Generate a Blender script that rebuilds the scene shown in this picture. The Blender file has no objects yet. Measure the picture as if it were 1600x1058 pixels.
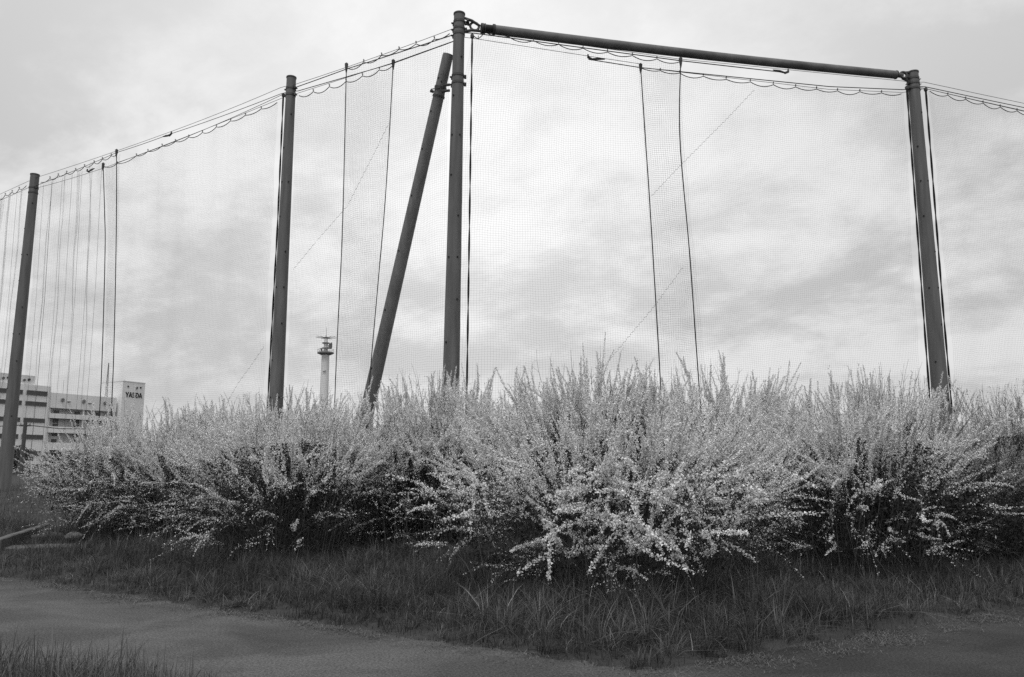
import bpy, math, random
import numpy as np
from mathutils import Vector

S = bpy.context.scene
COL = S.collection
R_ = math.radians
PI = math.pi

# ------------------------------------------------------------------ camera
cam_data = bpy.data.cameras.new('camera')
cam_data.sensor_width = 36.0
cam_data.lens = 36.0 * 1244.0 / 1600.0
cam_data.clip_start = 0.05
cam_data.clip_end = 6000
camera = bpy.data.objects.new('camera', cam_data)
camera.location = (0, 0, 1.4)
camera.rotation_euler = (R_(90 + 9.2), 0, 0)
COL.objects.link(camera)
S.camera = camera

# ------------------------------------------------------------------ light and sky (overcast, black and white film)
SUN_EL, SUN_AZ = R_(64), R_(-168)            # azimuth measured from +Y towards +X
sun_dir = Vector((math.sin(SUN_AZ) * math.cos(SUN_EL), math.cos(SUN_AZ) * math.cos(SUN_EL), math.sin(SUN_EL)))
sl = bpy.data.lights.new('sun', 'SUN')
sl.energy = 1.5
sl.angle = R_(22)
sl.color = (1, 1, 1)
sun = bpy.data.objects.new('sun', sl)
sun.rotation_euler = sun_dir.to_track_quat('Z', 'Y').to_euler()
sun.location = (0, 0, 60)
COL.objects.link(sun)

W = bpy.data.worlds.new('World')
S.world = W
W.use_nodes = True
nt = W.node_tree
nt.nodes.clear()


def wn(kind, **kw):
    n = nt.nodes.new(kind)
    for k, v in kw.items():
        setattr(n, k, v)
    return n


def wmath(op, a, b=None, c=None, clamp=False):
    n = nt.nodes.new('ShaderNodeMath')
    n.operation = op
    n.use_clamp = clamp
    for i, v in enumerate((a, b, c)):
        if v is None:
            continue
        if isinstance(v, (int, float)):
            n.inputs[i].default_value = v
        else:
            nt.links.new(v, n.inputs[i])
    return n.outputs[0]


tc = wn('ShaderNodeTexCoord')
sep = wn('ShaderNodeSeparateXYZ')
nt.links.new(tc.outputs['Generated'], sep.inputs[0])
sky = wn('ShaderNodeTexSky', sky_type='NISHITA', sun_disc=False)
sky.sun_elevation = SUN_EL
sky.sun_rotation = SUN_AZ
sky.air_density = 1.5
sky.dust_density = 4.0
bw = wn('ShaderNodeRGBToBW')
nt.links.new(sky.outputs[0], bw.inputs[0])
# cloud deck: the view direction is projected on a flat layer overhead
zz = wmath('MAXIMUM', sep.outputs[2], 0.0)
den = wmath('ADD', zz, 0.36)
comb = wn('ShaderNodeCombineXYZ')
nt.links.new(wmath('DIVIDE', sep.outputs[0], den), comb.inputs[0])
nt.links.new(wmath('DIVIDE', sep.outputs[1], den), comb.inputs[1])
mp = wn('ShaderNodeMapping')
mp.inputs['Rotation'].default_value = (0, 0, R_(28))
mp.inputs['Location'].default_value = (3.1, 1.7, 0.4)
nt.links.new(comb.outputs[0], mp.inputs[0])


def wnoise(scale, detail, rough, dist, off):
    m = wn('ShaderNodeMapping')
    m.inputs['Location'].default_value = off
    m.inputs['Scale'].default_value = (0.85, 1.0, 1.0)
    nt.links.new(mp.outputs[0], m.inputs[0])
    n = wn('ShaderNodeTexNoise')
    n.inputs['Scale'].default_value = scale
    n.inputs['Detail'].default_value = detail
    n.inputs['Roughness'].default_value = rough
    n.inputs['Distortion'].default_value = dist
    nt.links.new(m.outputs[0], n.inputs[0])
    return n.outputs[0]


big = wnoise(1.2, 3, 0.5, 0.2, (0, 0, 0))
mid = wnoise(3.4, 10, 0.62, 0.15, (5, 2, 1))
ramp = wn('ShaderNodeMapRange', interpolation_type='SMOOTHSTEP')
ramp.inputs['From Min'].default_value = 0.38
ramp.inputs['From Max'].default_value = 0.64
nt.links.new(mid, ramp.inputs['Value'])
# the deck is thinnest over the field
dv = wn('ShaderNodeVectorMath', operation='DOT_PRODUCT')
nt.links.new(tc.outputs['Generated'], dv.inputs[0])
dv.inputs[1].default_value = Vector((-.04, .89, .45)).normalized()
glow = wmath('POWER', wmath('MAXIMUM', dv.outputs['Value'], 0.0), 14.0)
lum = wmath('ADD', wmath('MULTIPLY', wmath('SUBTRACT', big, 0.5), 0.16),
            wmath('MULTIPLY', wmath('SUBTRACT', ramp.outputs[0], 0.5), 0.26))
# thin the texture out towards the horizon, where the deck closes up
fade = wn('ShaderNodeMapRange', interpolation_type='SMOOTHSTEP')
fade.inputs['From Min'].default_value = 0.02
fade.inputs['From Max'].default_value = 0.16
fade.inputs['To Min'].default_value = 0.35
nt.links.new(sep.outputs[2], fade.inputs['Value'])
hi = wn('ShaderNodeMapRange', interpolation_type='SMOOTHSTEP')
hi.inputs['From Min'].default_value = 0.28
hi.inputs['From Max'].default_value = 0.50
hi.inputs['To Min'].default_value = 1.0
hi.inputs['To Max'].default_value = 0.45
nt.links.new(sep.outputs[2], hi.inputs['Value'])
lum = wmath('MULTIPLY', wmath('MULTIPLY', lum, fade.outputs[0]), hi.outputs[0])
lum = wmath('ADD', lum, wmath('MULTIPLY', glow, 0.32))
lum = wmath('ADD', lum, 0.68)
cloud = wmath('MULTIPLY', lum, 10.0)
mixc = wn('ShaderNodeMix', data_type='FLOAT')
mixc.inputs[0].default_value = 0.93
nt.links.new(bw.outputs[0], mixc.inputs[2])
nt.links.new(cloud, mixc.inputs[3])
bg = wn('ShaderNodeBackground')
bg.inputs['Strength'].default_value = 0.1
nt.links.new(mixc.outputs[0], bg.inputs['Color'])
wo = wn('ShaderNodeOutputWorld')
nt.links.new(bg.outputs[0], wo.inputs[0])

S.view_settings.view_transform = 'Standard'
S.view_settings.look = 'None'
S.view_settings.exposure = 0.0
S.view_settings.gamma = 1.0
S.view_settings.use_curve_mapping = False
S.render.engine = 'CYCLES'
S.cycles.use_denoising = False
S.cycles.use_adaptive_sampling = False
S.cycles.max_bounces = 6
S.cycles.diffuse_bounces = 4
S.cycles.transparent_max_bounces = 8
S.cycles.sample_clamp_indirect = 4.0


# ------------------------------------------------------------------ materials (all neutral greys: the picture is monochrome)
def material(name, base, rough=0.8, var=0.25, scale=4.0, detail=4, stretch=(1, 1, 1), bump=0.0, bscale=40.0,
             trans=0.0, tone=False, spec=0.3, metallic=0.0, coord='Object'):
    m = bpy.data.materials.new(name)
    m.use_nodes = True
    t = m.node_tree
    b = t.nodes['Principled BSDF']
    out = t.nodes['Material Output']
    b.inputs['Roughness'].default_value = rough
    b.inputs['Specular IOR Level'].default_value = spec
    b.inputs['Metallic'].default_value = metallic
    co = t.nodes.new('ShaderNodeTexCoord')
    mpn = t.nodes.new('ShaderNodeMapping')
    mpn.inputs['Scale'].default_value = stretch
    t.links.new(co.outputs[coord], mpn.inputs[0])
    no = t.nodes.new('ShaderNodeTexNoise')
    no.inputs['Scale'].default_value = scale
    no.inputs['Detail'].default_value = detail
    no.inputs['Roughness'].default_value = 0.62
    t.links.new(mpn.outputs[0], no.inputs[0])
    mr = t.nodes.new('ShaderNodeMapRange')
    mr.inputs['From Min'].default_value = 0.28
    mr.inputs['From Max'].default_value = 0.72
    mr.inputs['To Min'].default_value = base * (1 - var)
    mr.inputs['To Max'].default_value = base * (1 + var)
    t.links.new(no.outputs[0], mr.inputs['Value'])
    val = mr.outputs[0]
    if tone:
        at = t.nodes.new('ShaderNodeAttribute')
        at.attribute_name = 'tone'
        mu = t.nodes.new('ShaderNodeMath')
        mu.operation = 'MULTIPLY'
        t.links.new(val, mu.inputs[0])
        t.links.new(at.outputs['Fac'], mu.inputs[1])
        val = mu.outputs[0]
    t.links.new(val, b.inputs['Base Color'])
    if bump:
        nb = t.nodes.new('ShaderNodeTexNoise')
        nb.inputs['Scale'].default_value = bscale
        nb.inputs['Detail'].default_value = 5
        t.links.new(mpn.outputs[0], nb.inputs[0])
        bp = t.nodes.new('ShaderNodeBump')
        bp.inputs['Strength'].default_value = bump
        bp.inputs['Distance'].default_value = 0.02
        t.links.new(nb.outputs[0], bp.inputs['Height'])
        t.links.new(bp.outputs[0], b.inputs['Normal'])
    if trans:
        tr = t.nodes.new('ShaderNodeBsdfTranslucent')
        t.links.new(val, tr.inputs['Color'])
        mx = t.nodes.new('ShaderNodeMixShader')
        mx.inputs[0].default_value = trans
        t.links.new(b.outputs[0], mx.inputs[1])
        t.links.new(tr.outputs[0], mx.inputs[2])
        t.links.new(mx.outputs[0], out.inputs['Surface'])
    return m


M = dict(
    steel=material('weathered_steel', 0.125, 0.62, 0.38, 1.6, 7, (5, 5, 0.4), 0.15, 60, spec=0.35),
    brace=material('lit_brace_steel', 0.20, 0.62, 0.30, 1.6, 7, (5, 5, 0.4), 0.15, 60, spec=0.35),  # pole steel again, lightened so the brace's better-lit face is in the colour
    strut=material('galvanised_tube', 0.15, 0.55, 0.42, 2.2, 6, (1, 1, 1), 0.1, 50, spec=0.4),
    hardware=material('dark_hardware', 0.07, 0.55, 0.4, 12, 4, spec=0.4),
    rubber=material('black_rubber', 0.02, 0.7, 0.3, 8),
    hole=material('hole_plug', 0.02, 0.8, 0.2, 8),
    rope=material('black_rope', 0.022, 0.9, 0.4, 30),
    wire=material('steel_wire', 0.05, 0.5, 0.3, 5),
    thread=material('net_thread', 0.13, 0.9, 0.2, 3),
    seam=material('lacing_cord', 0.09, 0.9, 0.2, 6),
    flower=material('white_blossom', 0.90, 0.85, 0.06, 6, trans=0.12, tone=True, spec=0.1),
    leaf=material('small_leaf', 0.065, 0.7, 0.25, 5, trans=0.25, tone=True, spec=0.2),
    twig=material('twig_bark', 0.13, 0.85, 0.3, 14, tone=True, spec=0.1),
    grass=material('grass_blade', 0.095, 0.5, 0.25, 0.9, 3, trans=0.3, tone=True, spec=0.25),
    litter=material('dry_clippings', 0.14, 0.9, 0.2, 3, tone=True, spec=0.1),
    concrete=material('old_concrete', 0.14, 0.9, 0.35, 3.0, 6, bump=0.4, bscale=30),
    stone=material('pale_stone', 0.2, 0.9, 0.3, 6.0, 6, bump=0.5, bscale=20),
    plaster=material('white_render', 0.84, 0.85, 0.08, 0.35, 4, (1, 1, 0.3)),
    plaster2=material('pale_render', 0.76, 0.85, 0.08, 0.35, 4, (1, 1, 0.3)),
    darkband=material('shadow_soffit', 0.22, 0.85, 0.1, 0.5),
    glass=material('window_glass', 0.05, 0.12, 0.3, 0.8, 2, spec=0.5),
    frame=material('window_frame', 0.16, 0.5, 0.1, 3),
    black=material('sign_black', 0.015, 0.5, 0.1, 3),
    towerhaze=material('hazed_tower', 0.75, 0.7, 0.1, 0.3, 3),  # whitish base colour carries the haze over the distant tower
    towergrey=material('tower_metal', 0.20, 0.6, 0.2, 1.0),
    treeleaf=material('tree_leaf', 0.07, 0.7, 0.3, 1.2, trans=0.2, tone=True),
    bark=material('bark', 0.1, 0.9, 0.3, 6),
)


def asphalt_material():
    m = bpy.data.materials.new('asphalt')
    m.use_nodes = True
    t = m.node_tree
    b = t.nodes['Principled BSDF']
    b.inputs['Roughness'].default_value = 0.88
    b.inputs['Specular IOR Level'].default_value = 0.25
    co = t.nodes.new('ShaderNodeTexCoord')

    def noise(scale, detail, rough=0.6, dist=0.0, stretch=(1, 1, 1)):
        mm = t.nodes.new('ShaderNodeMapping')
        mm.inputs['Scale'].default_value = stretch
        t.links.new(co.outputs['Object'], mm.inputs[0])
        n = t.nodes.new('ShaderNodeTexNoise')
        n.inputs['Scale'].default_value = scale
        n.inputs['Detail'].default_value = detail
        n.inputs['Roughness'].default_value = rough
        n.inputs['Distortion'].default_value = dist
        t.links.new(mm.outputs[0], n.inputs[0])
        return n.outputs[0]

    def rng(v, a, bb, lo, hi):
        r = t.nodes.new('ShaderNodeMapRange')
        r.interpolation_type = 'SMOOTHSTEP'
        for k, x in zip(('From Min', 'From Max', 'To Min', 'To Max'), (a, bb, lo, hi)):
            r.inputs[k].default_value = x
        t.links.new(v, r.inputs['Value'])
        return r.outputs[0]

    def mul(a, bb):
        n = t.nodes.new('ShaderNodeMath')
        n.operation = 'MULTIPLY'
        for i, v in enumerate((a, bb)):
            if isinstance(v, float):
                n.inputs[i].default_value = v
            else:
                t.links.new(v, n.inputs[i])
        return n.outputs[0]
    sp = t.nodes.new('ShaderNodeSeparateXYZ')
    t.links.new(co.outputs['Object'], sp.inputs[0])
    # two resurfacings meet in front of the grass corner: worn and dusty on one side, coarse and darker on the other
    side = rng(sp.outputs[0], -0.6, 2.2, 0.090, 0.043)
    blot = rng(noise(0.9, 6, 0.62, 0.6, (0.85, 1.1, 1)), 0.36, 0.64, 0.76, 1.22)
    stain = rng(noise(0.5, 6, 0.6, 1.0, (0.8, 1.2, 1)), 0.52, 0.66, 1.0, 0.74)
    fine = rng(noise(55, 4, 0.7), 0.36, 0.64, 0.6, 1.42)
    grit = rng(noise(120, 2, 0.6), 0.58, 0.72, 1.0, 2.4)
    c = mul(mul(mul(mul(side, blot), stain), fine), grit)
    t.links.new(c, b.inputs['Base Color'])
    bp = t.nodes.new('ShaderNodeBump')
    bp.inputs['Strength'].default_value = 0.25
    bp.inputs['Distance'].default_value = 0.008
    t.links.new(noise(90, 4, 0.7), bp.inputs['Height'])
    t.links.new(bp.outputs[0], b.inputs['Normal'])
    return m


M['asphalt'] = asphalt_material()
M['soil'] = material('soil_and_thatch', 0.045, 0.95, 0.45, 1.4, 8, bump=0.8, bscale=25)


# ------------------------------------------------------------------ mesh helpers
class MB:
    """collects simple shapes; build() links them as one mesh object"""

    def __init__(self):
        self.v, self.f = [], []

    def add(self, vs, fs):
        o = len(self.v)
        self.v += [tuple(x) for x in vs]
        self.f += [tuple(i + o for i in q) for q in fs]
        return self

    def box(self, a, b):
        (x0, y0, z0), (x1, y1, z1) = a, b
        return self.add([(x0, y0, z0), (x1, y0, z0), (x1, y1, z0), (x0, y1, z0),
                         (x0, y0, z1), (x1, y0, z1), (x1, y1, z1), (x0, y1, z1)],
                        [(3, 2, 1, 0), (4, 5, 6, 7), (0, 1, 5, 4), (1, 2, 6, 5), (2, 3, 7, 6), (3, 0, 4, 7)])

    def tube(self, pts, rad, n=10, caps=True):
        pts = [Vector(p) for p in pts]
        if not hasattr(rad, '__len__'):
            rad = [rad] * len(pts)
        vs, fs = [], []
        u = None
        for i, p in enumerate(pts):
            t = (pts[min(i + 1, len(pts) - 1)] - pts[max(i - 1, 0)]).normalized()
            if u is None:
                u = t.cross(Vector((0.31, 0.77, 0.55))).normalized()
            u = (u - t * u.dot(t)).normalized()
            w = t.cross(u)
            for k in range(n):
                a = 2 * PI * k / n
                vs.append(p + (u * math.cos(a) + w * math.sin(a)) * rad[i])
        for i in range(len(pts) - 1):
            for k in range(n):
                k2 = (k + 1) % n
                fs.append((i * n + k, i * n + k2, (i + 1) * n + k2, (i + 1) * n + k))
        if caps:
            fs.append(tuple(range(n - 1, -1, -1)))
            fs.append(tuple(range((len(pts) - 1) * n, len(pts) * n)))
        return self.add(vs, fs)

    def ring(self, c, axis, R, r, n=16, m=6):
        c, ax = Vector(c), Vector(axis).normalized()
        u = ax.cross(Vector((0.3, 0.8, 0.52))).normalized()
        w = ax.cross(u)
        vs, fs = [], []
        for i in range(n):
            a = 2 * PI * i / n
            d = u * math.cos(a) + w * math.sin(a)
            for j in range(m):
                q = 2 * PI * j / m
                vs.append(c + d * (R + r * math.cos(q)) + ax * r * math.sin(q))
        for i in range(n):
            for j in range(m):
                fs.append((i * m + j, ((i + 1) % n) * m + j, ((i + 1) % n) * m + (j + 1) % m, i * m + (j + 1) % m))
        return self.add(vs, fs)

    def build(self, name, mat, parent=None, smooth=False):
        me = bpy.data.meshes.new(name)
        me.from_pydata(self.v, [], self.f)
        me.materials.append(M[mat])
        if smooth:
            me.polygons.foreach_set('use_smooth', [True] * len(me.polygons))
            try:
                me.set_sharp_from_angle(angle=R_(40))
            except Exception:
                pass
        o = bpy.data.objects.new(name, me)
        COL.objects.link(o)
        if parent:
            o.parent = parent
        return o


def np_mesh(name, verts, faces, mat, parent=None, tone=None, smooth=False, kind=None):
    """faces: list of int arrays (n,k) with constant k; tone: one value for each vertex"""
    me = bpy.data.meshes.new(name)
    verts = np.ascontiguousarray(verts, dtype=np.float32)
    me.vertices.add(len(verts))
    me.vertices.foreach_set('co', verts.ravel())
    loops = np.concatenate([f.ravel() for f in faces]).astype(np.int32)
    sizes = np.concatenate([np.full(len(f), f.shape[1], np.int32) for f in faces])
    starts = np.concatenate([[0], np.cumsum(sizes)[:-1]]).astype(np.int32)
    me.loops.add(len(loops))
    me.loops.foreach_set('vertex_index', loops)
    me.polygons.add(len(sizes))
    me.polygons.foreach_set('loop_start', starts)
    try:
        me.polygons.foreach_set('loop_total', sizes)
    except Exception:
        pass
    if smooth:
        me.polygons.foreach_set('use_smooth', np.ones(len(sizes), bool))
    if tone is not None:
        at = me.attributes.new('tone', 'FLOAT', 'POINT')
        at.data.foreach_set('value', np.ascontiguousarray(tone, dtype=np.float32))
    me.update(calc_edges=True)
    me.materials.append(M[mat])
    o = bpy.data.objects.new(name, me)
    COL.objects.link(o)
    if parent:
        o.parent = parent
    if kind:
        o['kind'] = kind
    return o


def norm(a):
    return a / np.maximum(np.linalg.norm(a, axis=-1, keepdims=True), 1e-9)


def tube_batch(P, Rd, sides=3):
    """P (n,k,3) centre lines, Rd (n,k) radii -> verts, quads"""
    n, k, _ = P.shape
    T = np.empty_like(P)
    T[:, 1:-1] = P[:, 2:] - P[:, :-2]
    T[:, 0] = P[:, 1] - P[:, 0]
    T[:, -1] = P[:, -1] - P[:, -2]
    T = norm(T)
    ref = np.array([0.37, 0.61, 0.70])
    U = norm(np.cross(T, ref))
    V = np.cross(T, U)
    a = 2 * PI * np.arange(sides) / sides
    ring = (U[:, :, None] * np.cos(a)[None, None, :, None] + V[:, :, None] * np.sin(a)[None, None, :, None])
    verts = (P[:, :, None] + ring * Rd[:, :, None, None]).reshape(-1, 3)
    i = np.arange(n)[:, None, None] * (k * sides)
    j = np.arange(k - 1)[None, :, None] * sides
    s = np.arange(sides)[None, None, :]
    s2 = (s + 1) % sides
    q = np.stack([i + j + s, i + j + s2, i + j + sides + s2, i + j + sides + s], -1).reshape(-1, 4)
    return verts, q


def quad_batch(c, size, rng, aspect=1.0, nrm=None):
    n = len(c)
    a = norm(rng.normal(size=(n, 3)))
    b = norm(np.cross(a, rng.normal(size=(n, 3))))
    size = np.asarray(size)[:, None]
    a = a * size * 0.5
    b = b * size * 0.5 * aspect
    v = np.stack([c - a, c - b, c + a, c + b], 1).reshape(-1, 3)      # kite shaped petals, not squares
    q = np.arange(n * 4).reshape(-1, 4)
    return v, q


def tri_batch(c, size, rng):
    n = len(c)
    a = norm(rng.normal(size=(n, 3)))
    b = norm(np.cross(a, rng.normal(size=(n, 3))))
    size = np.asarray(size)[:, None]
    v = np.stack([c + a * size * .62, c - a * size * .3 + b * size * .52, c - a * size * .34 - b * size * .5], 1).reshape(-1, 3)
    return v, np.arange(n * 3).reshape(-1, 3)


def empty(name, loc, label, cat, group=None, rz=0.0):
    o = bpy.data.objects.new(name, None)
    o.location = loc
    o.rotation_euler = (0, 0, rz)
    o.empty_display_size = 0.2
    COL.objects.link(o)
    return tag(o, label, cat, group)


def tag(o, label, cat, group=None):
    o['label'] = label
    o['category'] = cat
    if group:
        o['group'] = group
    return o


# ------------------------------------------------------------------ terrain
def wob(x, y, f, ph):
    return (np.sin(x * f + ph) * np.cos(y * f * 1.13 + ph * 1.7) + 0.5 * np.sin((x + y) * f * 2.1 + ph * 2.3)
            + 0.35 * np.sin((x * 0.7 - y) * f * 4.3 + ph * 0.7)) / 1.85


def inside(x, y):
    """distance inside the grass corner, metres (negative = on the path)"""
    dl = (y - (10.47 - 0.636 * (x + 6.5))) * 0.844
    dr = (y - (5.85 + 0.610 * (x - 1.2))) * 0.854
    k = 0.35
    h = np.clip(0.5 + 0.5 * (dr - dl) / k, 0, 1)
    d = dr * (1 - h) + dl * h - k * h * (1 - h)
    return d + 0.07 * wob(x, y, 1.9, 0.4) + 0.03 * wob(x, y, 6.0, 2.0)


def verge(x, y):
    return (1 - np.sqrt(((x + 3.5) / 2.75) ** 2 + ((y - 3.5) / 2.25) ** 2)) * 2.2 + 0.05 * wob(x, y, 4.0, 1.0)


def sstep(a, b, x):
    t = np.clip((x - a) / (b - a), 0, 1)
    return t * t * (3 - 2 * t)


def height(x, y):
    d = inside(x, y)
    h = -0.03 + 0.06 * sstep(-0.04, 0.22, d) + 0.61 * sstep(0.1, 8.5, d) + 0.02 * wob(x, y, 2.2, 1.0) * sstep(0.2, 1.5, d)
    kd_ = -((x + 8.02) * .942 + (y - 12.75) * .334)      # bank held by the kerb
    h = np.maximum(h, -.03 + .30 * sstep(.05, .12, kd_) * sstep(11.4, 12.4, y) * sstep(.9, 1.4, d))
    g = verge(x, y)
    return np.maximum(h, -0.03 + 0.06 * sstep(-0.04, 0.2, g))


def axis(lo, hi, step, far):
    core = np.arange(lo, hi + 1e-6, step)
    g = [1.0]
    while g[-1] < far:
        g.append(g[-1] * 1.6)
    g = np.array(g)
    return np.concatenate([(lo - g)[::-1], core, hi + g])


gx, gy = axis(-22, 22, 0.22, 3000), axis(1.0, 32, 0.22, 3500)
X, Y = np.meshgrid(gx, gy)
Z = height(X, Y)
nx, ny = len(gx), len(gy)
gi = (np.arange(ny - 1)[:, None] * nx + np.arange(nx - 1)[None]).ravel()
ground = np_mesh('ground', np.stack([X, Y, Z], -1).reshape(-1, 3), [np.stack([gi, gi + 1, gi + nx + 1, gi + nx], -1)], 'soil', smooth=True)
ground['kind'] = 'structure'
path = MB().add([(-90, -70, 0), (90, -70, 0), (90, 70, 0), (-90, 70, 0)], [(0, 1, 2, 3)]).build('path', 'asphalt')
path['kind'] = 'structure'
# the raised field lies above the path sheet everywhere else


# ------------------------------------------------------------------ grass
def blades(name, rng, x, y, h, w, mat='grass', lean=0.55, tone=None, az=None):
    n = len(x)
    z = height(x, y) - 0.015
    root = np.stack([x, y, z], -1)
    a = rng.uniform(0, 2 * PI, n) if az is None else az + rng.normal(0, .5, n)
    ld = np.stack([np.cos(a), np.sin(a), np.zeros(n)], -1)
    side = np.stack([-np.sin(a + rng.normal(0, .5, n)), np.cos(a), np.zeros(n)], -1)
    ln = np.abs(rng.normal(0, lean, n))[:, None] * h[:, None]
    up = np.array([0, 0, 1.0])
    c = []
    for t in (0, .4, .75, 1.0):
        c.append(root + up * (h[:, None] * (t - .28 * (ln / h[:, None]) * t * t)) + ld * ln * t ** 1.9)
    ww = w[:, None] * side
    V = np.stack([c[0] - ww, c[0] + ww, c[1] - ww * .9, c[1] + ww * .9, c[2] - ww * .55, c[2] + ww * .55, c[3]], 1)
    b = np.arange(n)[:, None] * 7
    q = np.concatenate([b + np.array([[0, 1, 3, 2]]), b + np.array([[2, 3, 5, 4]])])
    tr = b + np.array([[4, 5, 6]])
    if tone is None:
        tone = rng.uniform(.55, 1.5, n)
    o = np_mesh(name, V.reshape(-1, 3), [q, tr], mat, tone=np.repeat(tone, 7), kind='stuff')
    return o


def scatter(rng, n, x0, x1, y0, y1, test):
    xs, ys = [], []
    tot = 0
    while tot < n:
        x = rng.uniform(x0, x1, n)
        y = rng.uniform(y0, y1, n)
        k = test(x, y)
        xs.append(x[k])
        ys.append(y[k])
        tot += k.sum()
    return np.concatenate(xs)[:n], np.concatenate(ys)[:n]


rng = np.random.default_rng(11)


def strip(x, y):
    d = inside(x, y)
    r = np.hypot(x, y)
    p = np.clip(1.25 - r / 17, .25, 1)
    return (d > 0.02) & (d < 3.4) & (rng.uniform(size=len(x)) < p)


# tussocks: blades springing outwards from common roots, over a shorter sward
NT = 3100
tx, ty = scatter(rng, NT, -12, 11, 5, 19, lambda x, y: strip(x, y) & (inside(x, y) > .12))
td = inside(tx, ty)
th = (0.12 + 0.20 * (0.5 + 0.5 * wob(tx, ty, 2.1, 0.9))) * rng.uniform(.7, 1.35, NT) * (.45 + .55 * sstep(.05, .6, td)) * (1 + .6 * np.exp(-((tx - 1.7) / 1.5) ** 2 - ((ty - 7.2) / 1.2) ** 2))
tt_ = rng.uniform(.5, 1.5, NT) * (.95 + .45 * wob(tx, ty, 1.5, 7.0))
nb_ = rng.integers(10, 30, NT)
ti_ = np.repeat(np.arange(NT), nb_)
n = len(ti_)
ra, rq = rng.uniform(0, 2 * PI, n), np.abs(rng.normal(0, .05, n))
x, y = tx[ti_] + rq * np.cos(ra), ty[ti_] + rq * np.sin(ra)
tag(blades('tall_grass', rng, x, y, th[ti_] * rng.uniform(.55, 1.2, n), rng.uniform(.0018, .0040, n), lean=1.15,
           tone=tt_[ti_] * rng.uniform(.6, 1.4, n) * np.where(rng.uniform(size=n) < .10, 2.3, 1.0), az=ra), 'dark unmown grass tussocks round the foot of the blossoming bushes', 'grass')
x, y = scatter(rng, 34000, -12, 11, 5, 19, strip)
d = inside(x, y)
h = (0.05 + 0.15 * sstep(0.0, 0.6, d) * (0.4 + 0.6 * (.5 + .5 * wob(x, y, 3.1, 2.2)))) * rng.uniform(.6, 1.3, len(x))
tag(blades('short_grass', rng, x, y, h, rng.uniform(.0016, .0036, len(x)), lean=.7, tone=rng.uniform(.5, 1.5, len(x)) * (.8 + .4 * wob(x, y, 1.7, 4.0))),
    'short dark grass covering the strip between path and bushes', 'grass')

x, y = scatter(rng, 17000, -5.6, -.7, 3.3, 5.9, lambda x, y: verge(x, y) > 0.02)
g = verge(x, y)
h = (0.10 + 0.28 * sstep(0, .45, g)) * rng.uniform(.5, 1.35, len(x)) * (.8 + .3 * wob(x, y, 5, 2))
tag(blades('verge_grass', rng, x, y, np.maximum(h, .05), rng.uniform(.002, .0045, len(x)), lean=.6, tone=rng.uniform(.7, 2.0, len(x))),
    'clump of long dark grass across the path from the bushes', 'grass')


def bank(x, y):
    d = inside(x, y)
    return (d > 3.0) & (d < 16) & (x < -5.5) & (rng.uniform(size=len(x)) < np.clip(1.5 - d / 10, .1, 1))


x, y = scatter(rng, 14000, -26, -5.5, 12, 34, bank)
h = (0.10 + 0.12 * (0.5 + 0.5 * wob(x, y, 1.4, .3))) * rng.uniform(.5, 1.4, len(x))
tag(blades('bank_grass', rng, x, y, h, rng.uniform(.003, .006, len(x)), tone=rng.uniform(.7, 1.5, len(x))),
    'short grass on the bank beyond the kerb by the net poles', 'grass')


# dry clippings along the edge of the path
def edge_band(x, y):
    d = inside(x, y)
    wmax = 0.16 + 0.14 * wob(x, y, 1.1, 5.0) + 0.16 * sstep(0.8, 2.2, x) + 0.1 * sstep(-3, -5, x)
    return (rng.uniform(size=len(x)) < .12 + .88 * sstep(-.1, .5, wob(x, y, 2.7, 6.0))) & (d < 0.10) & (d > -np.abs(wmax) * np.abs(rng.normal(0, .8, len(x))) - .02)


x, y = scatter(rng, 21000, -11, 9, 5, 16, edge_band)
n = len(x)
a = rng.uniform(0, PI, n)
L = rng.uniform(.005, .022, n)
wd = rng.uniform(.0008, .0019, n)
zc = np.maximum(height(x, y), 0) + rng.uniform(.004, .02, n)
dx = np.stack([np.cos(a) * L, np.sin(a) * L, rng.normal(0, .006, n)], -1)
dy = np.stack([-np.sin(a) * wd, np.cos(a) * wd, np.zeros(n)], -1)
c = np.stack([x, y, zc], -1)
V = np.stack([c - dx - dy, c + dx - dy, c + dx + dy, c - dx + dy], 1).reshape(-1, 3)
tag(np_mesh('dry_clippings', V, [np.arange(n * 4).reshape(-1, 4)], 'litter', tone=np.repeat(rng.uniform(.4, 1.5, n), 4), kind='stuff'),
    'pale dry clippings lying along the edge of the asphalt path', 'clippings')

# kerb, slabs and a stone at the gap in the hedge
kd = Vector((-0.334, 0.942, 0))
kn = Vector((0.942, 0.334, 0))
kerb = empty('kerb', (-8.02, 12.75, 0.0), 'low concrete kerb along the bank by the gap beside the bushes', 'kerb')
kerb.rotation_euler = (0, 0, math.atan2(kd.y, kd.x))
for i in range(6):
    b = MB().box((i * .62, -.06, -.1), (i * .62 + .606, .06, .30 + .004 * (i % 2))).build('kerb_stone', 'concrete', kerb)
    bv = b.modifiers.new('bevel', 'BEVEL')
    bv.width = .015
for (px_, py_, rz, sx, sy, zt, lb) in ((-8.50, 15.1, 1.9, .9, .55, .20, 'weathered concrete slab farther along the kerb'),
                                       (-7.75, 13.3, 2.0, .45, 1.2, .15, 'long weathered concrete slab set in the grass before the kerb')):
    sb = MB().box((-sx / 2, -sy / 2, -.2), (sx / 2, sy / 2, 0)).build('paving_slab', 'concrete')
    sb.location = (px_, py_, zt)
    sb.rotation_euler = (0, 0, rz)
    sb.modifiers.new('bevel', 'BEVEL').width = .02
    tag(sb, lb, 'slab', 'slabs at the gap in the hedge')
rs = np.random.default_rng(5)
st = MB()
rows = []
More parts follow.
